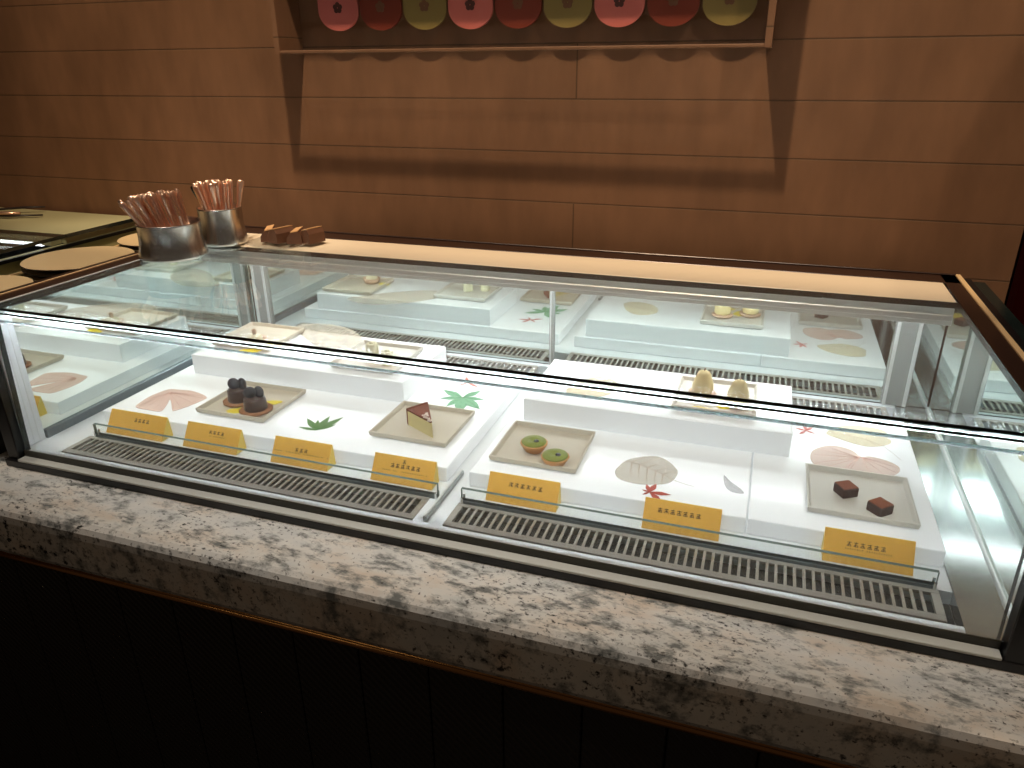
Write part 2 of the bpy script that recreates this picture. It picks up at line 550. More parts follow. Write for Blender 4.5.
# end walls: mirrored inside
for s, x0, x1, inner in ((-1, -.022, XL, XL), (1, XR, XR+.012, XR)):
    b = MB()
    fs = b.box(x0, x1, .008, YM+.012, -.02, H-.0115, M['black'])
    mi = b.mi(M['mirror'])
    for f in fs:
        f.normal_update()
        if abs(f.calc_center_median().x-inner) < 1e-4: f.material_index = mi
    w = part('end_wall', b, dc)
    b = MB()
    xa, xb = (XL, XL+.003) if s < 0 else (XR-.003, XR)
    b.box(xa, xb, .010, .050, .001, H-.0125, M['white'], .0008, 1)
    for k in range(3):
        b.box(xa-.0005 if s > 0 else xa, xb if s > 0 else xb+.0005, .016+.011*k, .0175+.011*k, .001, H-.0125, M['alu'])
    part('corner_profile', b, dc)
    b = MB()
    b.box(xa, xb+(.003 if s < 0 else 0), .052, YM-.003, .0, .016 if s < 0 else .006, M['steel_dark'] if s < 0 else M['alu'], .001, 1)
    part('kick_strip', b, dc)
    # black outer cheek and brown/gold top edging
    b = MB()
    if s < 0: b.box(-.030, -.0225, -.006, .700, GZ, H-.004, M['black'], .002, 1)
    else: b.box(1.5435, 1.558, -.012, .700, GZ, H-.004, M['black'], .002, 1)
    part('outer_cheek', b, dc)
    b = MB()
    if s < 0: b.box(-.028, -.002, -.012, .0055, GZ+.0005, H-.012, M['black'], .0015, 1)
    else: b.box(1.508, 1.552, -.016, .0055, GZ+.0005, H-.012, M['black'], .0015, 1)
    part('corner_post', b, dc)
    b = MB()
    if s < 0: b.box(-.072, -.0165, -.004, .700, H-.0035, H+.001, M['brown'], .001, 1)
    else: b.box(1.5035, 1.530, -.004, .700, H-.0075, H+.001, M['brown'], .001, 1)
    part('top_frame', b, dc)
    b = MB()
    if s < 0: b.box(-.0165, -.0125, .0, .515, H-.0085, H+.0012, M['alu'], .0008, 1); b.box(-.052, -.047, -.004, .700, H+.001, H+.003, M['gold'])
    else: b.box(1.530, 1.5385, -.004, .702, H-.0035, H+.003, M['gold'], .001, 1)
    part('edging', b, dc)
b = MB(); b.box(1.559, 1.580, .0, .700, GZ, H-.008, M['edge'], .001, 1); part('side_glass', b, dc)
# back: header, mirror doors, posts
b = MB()
b.box(-.010, 1.500, .518, .640, H-.006, H+.0005, M['cream'], .0008, 1)
part('header_top', b, dc)
b = MB()
b.box(-.006, 1.500, .5185, .528, H-.0225, H-.0085, M['fascia'])
b.box(-.006, 1.500, .5165, .530, H-.033, H-.0225, M['alu'], .0015, 1)
b.box(-.006, 1.500, .5185, .534, H-.041, H-.033, M['fascia'], .001, 1)
b.box(-.006, 1.500, .528, .640, H-.012, H-.0065, M['white'])
part('header_fascia', b, dc)
b = MB(); b.box(.02, 1.49, .552, .578, H-.026, H-.013, M['led'], .002, 1)
part('light_strip', b, dc, label='lit white strip under the back header')
b = MB()
b.box(-.072, 1.530, .641, .702, H-.012, H+.001, M['brown'], .001, 1)
b.box(-.072, 1.530, .6955, .702, H+.001, H+.0035, M['brown'], .001, 1)
part('back_frame', b, dc)
b = MB(); b.box(-.024, 1.545, YM+.013, .700, GZ, H-.013, M['black']); part('back_panel', b, dc)
for x0, x1, hx in ((-.008, .768, .72), (.775, 1.529, .83)):
    b = MB()
    fs = b.box(x0, x1, YM, YM+.010, .002, H-.014, M['mirror'])
    d = part('mirror_door', b, dc)
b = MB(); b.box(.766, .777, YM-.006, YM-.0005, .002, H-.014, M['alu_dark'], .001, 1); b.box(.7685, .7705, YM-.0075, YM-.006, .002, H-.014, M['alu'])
part('door_profile', b, dc)
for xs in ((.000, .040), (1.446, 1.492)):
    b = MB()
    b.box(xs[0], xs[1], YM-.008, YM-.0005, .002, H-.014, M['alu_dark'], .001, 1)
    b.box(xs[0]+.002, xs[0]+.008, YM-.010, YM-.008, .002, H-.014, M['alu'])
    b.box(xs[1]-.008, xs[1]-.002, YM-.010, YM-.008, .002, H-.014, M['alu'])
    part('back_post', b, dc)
# base: liner, gutter, rail
b = MB()
b.box(XL+.0005, 1.472, .0045, .018, -.0115, 0, M['white'])
b.box(XL+.0005, .060, .018, YM, -.020, 0, M['white'])
b.box(.745, .7925, .018, .60, -.020, 0, M['white'])
b.box(.060, 1.472, .085, .590, -.020, -.0005, M['white'])
b.box(.060, 1.472, .018, YM, -.0232, -.0202, M['slot'])
b.box(.060, 1.472, .665, YM, -.020, 0, M['white'])
part('floor_liner', b, dc)
b = MB(); b.box(1.4725, XR-.0005, .004, YM, -.020, .0005, M['steel'])
part('side_gutter', b, dc)
b = MB()
b.box(.002, 1.506, -.0035, .0125, -.0060, -.0042, M['gasket'])
b.box(.002, 1.506, -.0035, -.0006, -.0042, .0055, M['gasket'], .0006, 1)
b.box(.002, 1.506, -.0185, -.0003, -.0105, -.0062, M['rail'], .0008, 1)
part('base_rail', b, dc)
b = MB(); b.box(-.030, 1.558, -.0180, .004, GZ+.0003, -.0107, M['black'], .001, 1)
part('plinth', b, dc)
b = MB(); b.box(SEAM-.0035, SEAM+.0035, .020, .165, .0005, .009, M['alu_dark'], .001, 1)
b.box(SEAM-.0015, SEAM+.0015, .020, .165, .009, .011, M['alu'])
part('divider_bar', b, dc)
# air grilles: real slots
def grille(x0, x1, y0, y1, pitch):
    b = MB()
    n = round((x1-x0-.02)/pitch)
    p = (x1-x0-.02)/n
    b.box(x0, x1, y0, y0+.012, -.004, .0015, M['grille'], .0006, 1)
    b.box(x0, x1, y1-.008, y1, -.004, .0015, M['grille'], .0006, 1)
    b.box(x0, x0+.01, y0+.012, y1-.008, -.004, .0012, M['grille'])
    b.box(x1-.01, x1, y0+.012, y1-.008, -.004, .0012, M['grille'])
    for k in range(1, n):
        xx = x0+.01+p*k
        b.box(xx-.0019, xx+.0019, y0+.012, y1-.008, -.001, .0012, M['grille'])
    return part('air_grille', b, dc)
grille(.062, .745, .020, .082, .0116)
grille(.793, 1.455, .020, .082, .0116)
grille(.062, .745, .592, .662, .0116)
grille(.793, 1.455, .592, .662, .0116)
# low glass guards behind the front grilles
for x0, x1 in ((.074, .757), (.797, 1.452)):
    b = MB(); pane(b, x0, x1, .0835, .0895, .0005, .026, 1, M['edge_light'])
    g = part('glass_guard', b, dc)
    b = MB()
    for xe in (x0, x1-.004): b.box(xe, xe+.004, .0900, .0925, .0005, .012, M['steel'], .0006, 1); b.box(xe, xe+.004, .0805, .0830, .0005, .012, M['steel'], .0006, 1)
    b.box(x0, x1, .0815, .0830, .0003, .0065, M['steel_dark'], .0004, 1)
    b.box(x0, x1, .0900, .0912, .0003, .0065, M['steel_dark'], .0004, 1)
    c = part('guard_foot', b, g, False)
    for v in c.data.vertices: v.co -= dc.location

# ------------------------------------------------- light boxes and risers
def slab(name, label, cat, x0, x1, y0, y1, z0, z1, mt, group=None):
    t = thing(name, label, cat, ((x0+x1)/2, (y0+y1)/2, z0), 0, group)
    b = MB(); b.box(x0, x1, y0, y1, z0, z1, mt, .002, 2)
    o = part('acrylic_box', b, t)
    return t
slab('light_box', 'white glowing light box filling the left half of the case', 'light box', .046, .752, .134, .552, .0003, PZ, M['box'], 'light boxes in the case')
slab('light_box', 'white glowing light box under the green tarts and skeleton leaf', 'light box', .790, 1.2145, .134, .552, .0003, PZ, M['box'], 'light boxes in the case')
slab('light_box', 'small white glowing light box under the brownie plate', 'light box', 1.2165, 1.468, .134, .552, .0003, PZ, M['box'], 'light boxes in the case')
slab('riser', 'white riser block under the plate of ivory mousse rolls', 'riser', .085, .575, .338, .545, PZ+.0003, RZ, M['riser'], 'white risers at the back')
slab('riser', 'white riser block under the pear-shaped mousse plate', 'riser', .815, 1.272, .338, .545, PZ+.0003, RZ, M['riser'], 'white risers at the back')

# ------------------------------------------------------------------ plates
def make_plate(label, loc, w, d, mt, rz=0):
    t = thing('square_plate', label, 'plate', loc, rz, 'square dessert plates')
    b = MB()
    w2, d2, h, th = w/2, d/2, .0115, .0035
    def ring(i, z): return [b.bm.verts.new((sx*(w2-i), sy*(d2-i), z)) for sx, sy in ((-1, -1), (1, -1), (1, 1), (-1, 1))]
    R = [ring(.006, 0), ring(.0015, .003), ring(0, h-.001), ring(.001, h), ring(th-.0005, h), ring(th+.0005, h-.0015), ring(th+.003, .0045), ring(.03, .004)]
    fs = [b.bm.faces.new(R[0][::-1]), b.bm.faces.new(R[-1])]
    for A, B in zip(R, R[1:]):
        for k in range(4): fs.append(b.bm.faces.new((A[k], A[(k+1) % 4], B[(k+1) % 4], B[k])))
    b._faces(fs, mt)
    part('dish', b, t, False)
    return t
PL = .0042
make_plate('beige square plate holding the two dark chocolate tarts', (.300, .246, PZ+.0004), .148, .140, M['plate'])
make_plate('beige square plate holding the cheesecake slice', (.653, .259, PZ+.0004), .146, .136, M['plate'])
make_plate('beige square plate holding the two green tarts', (.882, .243, PZ+.0004), .146, .138, M['plate'])
make_plate('pale grey square plate holding the two brownies', (1.368, .240, PZ+.0004), .146, .134, M['plate_grey'])
make_plate('square plate holding the two pear-shaped mousses on the riser', (1.143, .438, RZ+.0004), .140, .140, M['plate_grey'])
make_plate('square plate holding the ivory mousse rolls on the riser', (.473, .430, RZ+.0004), .142, .140, M['plate_grey'])
make_plate('square plate with a wafer tart at left end of riser', (.166, .462, RZ+.0004), .142, .140, M['plate'])

# ---------------------------------------------------------------- desserts
def choc_tart(label, loc, rz):
    t = thing('chocolate_tart', label, 'tart', loc, rz, 'chocolate tarts')
    b = MB(); b.lathe([(0, 0), (.024, 0), (.030, .002), (.0305, .0045), (.026, .0055), (0, .0055)], M['crust'], n=40, flute=.02, nf=11)
    part('biscuit_base', b, t, False)
    b = MB(); b.lathe([(0, .0052), (.0205, .0052), (.0215, .008), (.0195, .026), (.0175, .0285), (.0155, .0275), (0, .0268)], M['choc'], n=36)
    part('chocolate_body', b, t, False)
    for dx, dy, ry, rr in ((-.0075, .001, .25, .0112), (.0085, .003, -.35, .0112)):
        b = MB(); b.lathe([(0, -.0012), (rr-.0008, -.0012), (rr, 0), (rr-.0008, .0012), (0, .0012)], M['choc_disc'], n=28)
        o = part('chocolate_disc', b, t, False)
        o.location = (dx, dy, .0268+rr*.92)
        o.rotation_euler = (PI/2-.15, 0, ry)
    return t
p1 = at(256.5, 411, PZ+PL); p2 = at(240, 402, PZ+PL)
choc_tart('chocolate tart with two discs nearest the plate front', (p1.x, p1.y, PZ+PL+.0004), .35)
choc_tart('chocolate tart behind the other, its two discs standing highest', (p2.x, p2.y, PZ+PL+.0004), .2)

def flake(mb, c, rx, ry, rot, z, th, mt, seed, n=22, jag=.16):
    rnd = random.Random(seed)
    pts = []
    for k in range(n):
        a = 2*PI*k/n
        q = 1+rnd.uniform(-jag, jag)
        x, y = rx*q*math.cos(a), ry*q*math.sin(a)
        pts.append((c[0]+x*math.cos(rot)-y*math.sin(rot), c[1]+x*math.sin(rot)+y*math.cos(rot)))
    mb.prism(pts, 'z', z, z+th, mt)

def garnish(label, c1, z):
    b = MB()
    for i, (c, rx, ry, rot) in enumerate(c1):
        flake(b, c, rx, ry, rot, z+.0003+.00005*i, .0006, M['yellow'], 5+i)
    o = b.obj('yellow_garnish', None)
    lo = Vector((c1[0][0][0], c1[0][0][1], z+.0003))
    for v in o.data.vertices: v.co -= lo
    o.location = lo
    tag(o, label, 'garnish', 'yellow garnishes on plates')
a1, a2 = at(238, 411, PZ+PL), at(272, 403, PZ+PL)
garnish('yellow garnish under the two chocolate tarts', [((a1.x, a1.y), .021, .012, .5), ((a2.x, a2.y), .018, .010, .6), (((a1.x+a2.x)/2, (a1.y+a2.y)/2), .03, .006, .7)], PZ+PL)

# cheesecake slice
q0, q1, q2 = at(433, 438.5, PZ+PL), at(408.5, 425, PZ+PL), at(429, 418, PZ+PL)
zc = PZ+PL+.0004
t = thing('cheesecake_slice', 'wedge of cheesecake with burnt brown top on its own plate', 'cake', (q0.x, q0.y, zc))
hc = .027
b = MB(); b.prism([(q0.x, q0.y), (q2.x, q2.y), (q1.x, q1.y)], 'z', zc, zc+hc, M['cheese']); part('filling', b, t)
def lerp(a, c, f): return a+(c-a)*f
b = MB()
k = .06
b.prism([(lerp(q0.x, q1.x, k), lerp(q0.y, q1.y, k)), (lerp(q0.x, q2.x, k), lerp(q0.y, q2.y, k)), (q2.x, q2.y), (q1.x, q1.y)], 'z', zc+hc+.0002, zc+hc+.003, M['burnt']); part('burnt_top', b, t)
b = MB()
nrm = Vector((-(q2-q1).y, (q2-q1).x, 0)).normalized()
if nrm.y < 0: nrm = -nrm
e = nrm*.004
b.prism([(q1.x+nrm.x*.0003, q1.y+nrm.y*.0003), (q2.x+nrm.x*.0003, q2.y+nrm.y*.0003), (q2.x+e.x, q2.y+e.y), (q1.x+e.x, q1.y+e.y)], 'z', zc, zc+hc+.004, M['burnt'])
part('outer_crust', b, t)
b = MB()
mid = (q1+q2)/2
for i in range(9):
    f = .12+.045*i
    c = q0.lerp(mid, f)
    flake(b, (c.x+random.uniform(-.004, .004), c.y+random.uniform(-.004, .004)), .0042, .0026, i, zc+hc+.0031, .0007, M['sugar'], 40+i, 12, .3)
part('sugar_dusting', b, t)

# green tartlets
def green_tart(label, loc, rz):
    t = thing('green_tart', label, 'tart', loc, rz, 'green tarts with a bean')
    b = MB(); b.lathe([(0, 0), (.0125, 0), (.0145, .001), (.0215, .0125), (.0228, .0155), (.0215, .0160), (.0195, .0145), (0, .0135)], M['tartlet'], n=56, flute=.025, nf=14); part('tart_shell', b, t, False)
    b = MB(); b.lathe([(0, .0138), (.0192, .0148), (.0208, .0166), (.0195, .0185), (.012, .0198), (.0075, .0196), (.0052, .0172), (0, .0165)], M['matcha'], n=40); part('green_filling', b, t, False)
    b = MB(); b.lathe([(0, .0168), (.0044, .0178), (.0047, .0188), (.0036, .0202), (0, .0206)], M['berry'], n=20); part('black_bean', b, t, False)
    return t
p1, p2 = at(534, 450.5, PZ+PL), at(555, 464.5, PZ+PL)
def off_bean(t, d):
    for c in t.children:
        if c.name.startswith('black_bean'): c.location = d
g1 = green_tart('green-topped tart with a black bean, farther back on its plate', (p1.x, p1.y, PZ+PL+.0004), 0)
for c in g1.children:
    if c.name.startswith('black_bean'): c.location = (.0050, -.0035, .0012)
g2 = dup(g1, (p2.x, p2.y, PZ+PL+.0004), .15, 'green-topped tart with a black bean, nearer the plate front')

# brownies
def brownie(label, px, py, rz):
    p = at(px, py, PZ+PL)
    t = thing('brownie', label, 'cake', (p.x, p.y, PZ+PL+.0004), rz, 'brownies on the grey plate')
    b = MB(); b.box(-.0125, .0125, -.0125, .0125, 0, .0145, M['cake'], .0012, 2); part('sponge', b, t, False)
    b = MB(); b.box(-.0118, .0118, -.0118, .0118, .0147, .0158, M['cocoa'], .0005, 1); part('cocoa_top', b, t, False)
    return t
brownie('brownie cube with cocoa top, the left one on the grey plate', 845, 494, .55)
brownie('brownie cube with cocoa top, the right one on the grey plate', 879, 512, .75)

# pear shaped mousses
def pear(label, px, py):
    p = at(px, py, RZ+PL)
    t = thing('pear_mousse', label, 'dessert', (p.x, p.y, RZ+PL+.0004), 0, 'pear-shaped mousses')
    b = MB(); b.lathe([(0, 0), (.018, 0), (.0235, .0025), (.0245, .005), (.022, .0065), (0, .0065)], M['pink_food'], n=40, flute=.02, nf=12); part('wafer_base', b, t, False)
    b = MB(); b.lathe([(0, .0067), (.0165, .0067), (.0186, .012), (.0184, .020), (.0165, .028), (.0140, .034), (.0125, .039), (.0105, .0435), (.006, .0462), (0, .0468)], M['pear'], n=36); part('mousse_body', b, t, False)
    b = MB(); b.tube([(0, 0, .0465), (.0006, .0004, .049), (.0016, .001, .0515)], [.001, .0008, .0009], M['burnt'], 6); part('stalk', b, t, False)
    return t
pear('pear-shaped pale yellow mousse, the left one on the riser plate', 702, 395)
pear('pear-shaped pale yellow mousse, the right one on the riser plate', 737, 405)
a1, a2 = at(722, 405, RZ+PL), at(700, 408, RZ+PL)
garnish('yellow garnish between the two pear-shaped mousses', [((a1.x, a1.y), .012, .020, .2), ((a2.x, a2.y-.006), .022, .010, .1)], RZ+PL)

# ivory rolls
def roll(label, px, py, h, r):
    p = at(px, py, RZ+PL)
    t = thing('mousse_roll', label, 'dessert', (p.x, p.y, RZ+PL+.0004), 0, 'ivory mousse rolls')
    b = MB(); b.lathe([(0, 0), (r-.001, 0), (r, .002), (r, h-.003), (r-.002, h-.0005), (r*.55, h), (r*.5, h-.002), (0, h-.003)], M['cream_food'], n=32); part('mousse', b, t, False)
    b = MB(); b.lathe([(r*.42, h-.0015), (r*.42, h+.0015), (r*.2, h+.0035), (0, h+.004)], M['cream_food'], n=24); part('cream_top', b, t, False)
    return t
roll('tall ivory mousse roll, the farther one on its riser plate', 373, 359, .034, .0125)
roll('short ivory mousse roll beside the taller one', 388, 364, .027, .0125)

# wafer tart
p = at(256, 344, RZ+PL)
t = thing('wafer_tart', 'small pinkish wafer tart on the plate at left riser end', 'tart', (p.x, p.y, RZ+PL+.0004))
b = MB(); b.lathe([(0, 0), (.016, 0), (.020, .004), (.0235, .012), (.0225, .0135), (.019, .010), (0, .009)], M['pink_food'], n=40, flute=.05, nf=9); part('wafer_shell', b, t, False)
b = MB(); b.lathe([(0, .009), (.0165, .0095), (.015, .0165), (.009, .021), (0, .0225)], M['cream_food'], n=28); part('cream_filling', b, t, False)
b = MB(); b.lathe([(.004, .0215), (.005, .031), (.003, .0335), (0, .034)], M['pink_food'], n=16); part('rolled_stick', b, t, False)
a1 = at(250, 351, RZ+PL); a2 = at(274, 345, RZ+PL)
garnish('yellow garnish beside the pinkish wafer tart', [((a1.x, a1.y), .022, .010, .3), ((a2.x, a2.y), .016, .010, .3)], RZ+PL)

# ------------------------------------------------------------------- cards
def card(label, x0, x1, seed, rows, dz=0):
    rows = [(k, u, v, n, s*(1.3 if k == 'glyph' else 1.08)) for k, u, v, n, s in rows]
    xc = (x0+x1)/2
    t = thing('price_card', label, 'sign', (xc, .118, .0004), 0, 'gold dessert name cards')
    yb, yt, h = .1035, .1275, .038
    w = (x1-x0)/2
    b = MB()
    prof = [(yb-.118, 0), (.1325-.118, 0), (yt+.0012-.118, h), (yt-.118, h)]
    fs = b.prism(prof, 'x', -w, w, M['card_side'])
    ci = b.mi(M['card'])
    for f in fs:
        f.normal_update()
        if f.normal.y < -.5: f.material_index = ci
    part('card_block', b, t, False)
    # lettering strokes lying on the sloping face
    b = MB()
    sl = Vector((0, yt-yb, h)).normalized()
    nr = Vector((0, -h, yt-yb)).normalized()
    org = Vector((0, yb-.118, 0))
    rnd = random.Random(seed)
    def stroke(u0, v0, u1, v1, th):
        a = org+Vector((u0, 0, 0))+sl*v0; c = org+Vector((u1, 0, 0))+sl*v1
        d = (c-a).normalized(); n2 = nr.cross(d)*th/2
        lo, hi = nr*.00012, nr*.0004
        vs = [b.bm.verts.new(q) for q in (a-n2+lo, c-n2+lo, c+n2+lo, a+n2+lo, a-n2+hi, c-n2+hi, c+n2+hi, a+n2+hi)]
        fs = [b.bm.faces.new([vs[k] for k in q]) for q in ((0, 3, 2, 1), (4, 5, 6, 7), (0, 1, 5, 4), (2, 3, 7, 6), (1, 2, 6, 5), (3, 0, 4, 7))]
        b._faces(fs, M['ink'])
    L = (sl*1).length and math.hypot(yt-yb, h)
    for kind, u, v, n, s in rows:
        for i in range(n):
            cx = u+(i-(n-1)/2)*s*1.25
            if kind == 'glyph':
                stroke(cx-s*.4, v+s*.3, cx+s*.4, v+s*.3, s*.13)
                stroke(cx-s*.4*rnd.uniform(.5, 1), v-s*.05, cx+s*.4*rnd.uniform(.5, 1), v-s*.05, s*.12)
                stroke(cx+s*rnd.uniform(-.15, .15), v+s*.48, cx+s*rnd.uniform(-.1, .1), v-s*.45, s*.13)
                stroke(cx-s*.1, v-.02*s, cx-s*.42, v-s*.42, s*.11)
                stroke(cx+s*.1, v-.02*s, cx+s*.42, v-s*.42, s*.11)
                if rnd.random() < .6: stroke(cx-s*.35, v-s*.42, cx+s*.35, v-s*.42, s*.11)
            else:
                if rnd.random() < .15: continue
                stroke(cx, v-s*.45, cx+s*.08, v+s*.45*rnd.choice((.6, 1)), s*.22)
                if rnd.random() < .7: stroke(cx, v, cx+s*.4, v+rnd.uniform(-.3, .3)*s, s*.2)
    part('lettering', b, t, False)
    return t
card('gold name card standing leftmost in the case', .078, .206, 1, [('glyph', .01, .031, 4, .0055)])
card('gold name card before the chocolate tart plate', .252, .366, 2, [('glyph', .008, .032, 4, .0052), ('latin', .008, .0255, 14, .0022)])
card('gold name card before the small green leaf', .436, .547, 3, [('glyph', .0, .027, 3, .0055), ('latin', .0, .0215, 36, .0022)])
card('gold name card before the cheesecake plate', .628, .738, 4, [('glyph', .0, .037, 1, .005), ('glyph', .003, .029, 6, .0056), ('latin', .003, .0205, 26, .0023)])
card('gold name card before the green tart plate', .829, .9425, 5, [('glyph', .004, .030, 6, .0058)])
card('gold name card in front of the red maple leaf', 1.0715, 1.1805, 6, [('glyph', -.004, .030, 7, .0056)])
card('gold name card standing rightmost, before the brownies', 1.317, 1.4285, 7, [('glyph', -.003, .028, 6, .0052), ('latin', .0, .0215, 20, .0022)])

# ------------------------------------------------------------------ leaves
def smooth_poly(pts, n=4):
    out = []
    N = len(pts)
    for i in range(N):
        p0, p1, p2, p3 = pts[i-1], pts[i], pts[(i+1) % N], pts[(i+2) % N]
        for k in range(n):
            s = k/n
            out.append(tuple(.5*(2*p1[j]+(p2[j]-p0[j])*s+(2*p0[j]-5*p1[j]+4*p2[j]-p3[j])*s*s+(3*p1[j]-p0[j]-3*p2[j]+p3[j])*s**3) for j in (0, 1)))
    return out

def leaf_thing(name, label, cat, z, outline_px, mt, veins_px, vmt, vr=.0004, sm=4, th=.0005, group='pressed leaves on the light boxes'):
    P = [at(x, y, z) for x, y in outline_px]
    P2 = smooth_poly([(p.x, p.y) for p in P], sm) if sm > 1 else [(p.x, p.y) for p in P]
    cx = sum(p[0] for p in P2)/len(P2); cy = sum(p[1] for p in P2)/len(P2)
    t = thing(name, label, cat, (cx, cy, z+.0003), 0, group)
    b = MB()
    A = [b.bm.verts.new((x, y, z+.0003)) for x, y in P2]
    f = b.bm.faces.new(A)
    r = bmesh.ops.extrude_face_region(b.bm, geom=[f])
    for v in r['geom']:
        if isinstance(v, bmesh.types.BMVert): v.co.z += th
    bmesh.ops.triangulate(b.bm, faces=b.bm.faces[:])
    b._faces(b.bm.faces, mt)
    part('leaf_blade', b, t)
    if veins_px:
        b = MB()
        for line in veins_px:
            Q = [at(x, y, z) for x, y in line]
            n = len(Q)
            b.tube([(q.x, q.y, z+.0005+th) for q in Q], [vr*(1-.5*i/max(1, n-1)) for i in range(n)], vmt, 6, .6)
        part('veins', b, t)
    return t

def fan(base, tips, fr=.98):
    return [[base, ((base[0]*(1-fr)+x*fr), (base[1]*(1-fr)+y*fr))] for x, y in tips]

heart = [(136.1, 407.6), (139.5, 403.2), (149.3, 396.9), (161, 392), (170.5, 389.3), (178.6, 390), (191.3, 391), (202, 394.4), (206.9, 397.8), (203, 400.3), (188.4, 406.6), (174.7, 411), (172.2, 410), (171.3, 404.2), (170, 399.8), (166.9, 405.2), (161, 411.5), (149.3, 410.5)]
leaf_thing('pressed_leaf', 'pink two-lobed pressed leaf beside the chocolate tart plate', 'leaf', PZ, heart, M['leaf_pink'],
           fan((170.3, 393), [(140, 406), (147, 407), (155, 409), (161, 409), (200, 396), (203, 398.5), (192, 403), (180, 407), (174, 409.5), (150, 399), (190, 394)]), M['vein_pink'])
bfly = [(810.2, 456.5), (814, 450), (828.1, 445.9), (842.2, 447.5), (853, 451.4), (860.7, 457), (870.3, 456.9), (886, 460.8), (898, 466.6), (899.4, 472), (892, 476), (878, 478), (861, 474.5), (850.6, 471), (839, 471.5), (823.4, 468), (813.3, 463.7)]
leaf_thing('pressed_leaf', 'pale rose two-lobed pressed leaf behind the brownie plate', 'leaf', PZ, bfly, M['leaf_rose'],
           fan((859, 458), [(813, 455), (818, 449.5), (830, 448), (816, 463), (828, 467), (842, 470), (850, 470)]) + fan((862, 458), [(886, 463), (897, 468), (896, 473), (885, 476), (870, 475)]) + [[(861, 456), (852, 463), (846, 470)]], M['vein_pink'])
pale = [(825.8, 433.4), (840.6, 439.7), (862.5, 446), (878, 446.7), (890.6, 443.6), (889, 438), (884, 431), (867, 427), (851.6, 426), (836, 427.5)]
leaf_thing('pressed_leaf', 'pale cream oval leaf with a stem, behind the rose leaf', 'leaf', PZ, pale, M['leaf_pale'],
           [[(828, 432), (850, 436), (870, 441), (884, 447), (893, 454), (901, 461)]] + fan((850, 436), [(845, 428), (858, 444)]) + fan((866, 440), [(868, 428.5), (876, 445.5)]), M['vein'], .0005)
skel = [(614.8, 472.2), (619, 466.4), (626.9, 460.5), (638.6, 457.6), (656.2, 456.6), (667.9, 461.5), (675.7, 468.3), (677.7, 473.2), (673.8, 480), (666, 484), (646.4, 485), (630.8, 483), (619, 479)]
sv = [[(627, 461.5), (640, 465), (655, 471), (667, 477), (676, 481.5), (686, 485), (694, 487)]]
for i, (x, y) in enumerate(((632, 462.5), (640, 465), (648, 468), (656, 471.5), (663, 475))):
    sv.append([(x, y), (x-1.5, y+7), (x-1, min(y+15, 484))])
    sv.append([(x, y), (x+7, y-2.5), (x+13, y-5+i*.8)])
leaf_thing('pressed_leaf', 'grey-beige skeleton leaf with dark midrib lying right of the green tarts', 'leaf', PZ, skel, M['leaf_skel'], sv, M['vein_dark'], .00055)
feather = [(724, 475.5), (724, 482), (725.5, 486.9), (729, 490.5), (734.3, 493), (743.7, 493.7), (741, 489.5), (736.3, 485.9), (730, 481.5)]
leaf_thing('pressed_leaf', 'tiny whitish feather-like leaf right of the skeleton leaf', 'leaf', PZ, feather, M['leaf_white'], [[(724, 476), (731, 485), (743, 493.5)]], M['leaf_white'])
rl = [(566, 390), (580, 381), (597, 377), (613, 380), (619, 387), (609, 395), (590, 398), (573, 396)]
leaf_thing('pressed_leaf', 'pale cream oval leaf lying left on the right-hand riser', 'leaf', RZ, rl, M['leaf_pale'], [[(566, 390), (590, 388), (622, 386)]] + fan((580, 389), [(590, 379), (586, 397)]) + fan((597, 388), [(606, 379), (602, 396)]), M['vein'])
ll = [(296, 327), (310, 324), (335, 325), (355, 332), (366, 343), (363, 352), (345, 355), (326, 351), (308, 341)]
leaf_thing('pressed_leaf', 'large faint skeleton leaf left of the ivory mousse plate', 'leaf', RZ, ll, M['leaf_skel'], [[(298, 327), (320, 333), (340, 342), (358, 352)]] + fan((318, 332), [(330, 326), (316, 344)]) + fan((336, 340), [(350, 332), (334, 351)]), M['vein'], .0004)

def palmate(name, label, z, base, lobes, mt, vmt, w=.17):
    """each lobe is a pointed blade from the base to its tip"""
    B = at(*base, z)
    t = thing(name, label, 'leaf', (B.x, B.y, z+.0003), 0, 'pressed palmate leaves')
    b = MB(); v = MB()
    for i, (x, y) in enumerate(lobes):
        T = at(x, y, z)
        d = T-B; L = d.length; d.normalize(); s = Vector((-d.y, d.x, 0))
        pts = []
        prof = [(0, .04), (.2, .55), (.4, .95), (.55, 1), (.75, .62), (.9, .22), (1, 0)]
        for f, k in prof: pts.append(B+d*L*f+s*L*w*k)
        for f, k in prof[-2::-1]: pts.append(B+d*L*f-s*L*w*k)
        b.prism([(p.x, p.y) for p in pts], 'z', z+.0003+.00006*i, z+.0008+.00006*i, mt)
        v.tube([(B.x, B.y, z+.0013), (T.x-d.x*L*.1, T.y-d.y*L*.1, z+.0013)], [.0004, .0002], vmt, 6, .5)
    part('leaf_blade', b, t); part('veins', v, t)
    return t
palmate('palmate_leaf', 'small fresh green leaf between chocolate tarts and cheesecake', PZ, (316.6, 430.5), [(299, 427.2), (307, 418.5), (318, 420), (330, 416.5), (343.5, 417.5), (336, 425)], M['leaf_olive'], M['vein_green'], .11)
palmate('palmate_leaf', 'green palmate leaf behind the cheesecake plate', PZ, (462.5, 398), [(443.5, 390), (439.5, 398.5), (446, 406.5), (459, 413), (481, 391), (484.5, 400), (480, 409.5)], M['leaf_green'], M['vein_green'], .17)
palmate('palmate_leaf', 'faded red maple leaf just behind the green palmate leaf', PZ, (468, 383), [(459, 385.5), (478, 387.5), (474, 385.8), (456, 380), (466, 377), (479, 381)], M['leaf_faded'], M['leaf_faded'], .12)
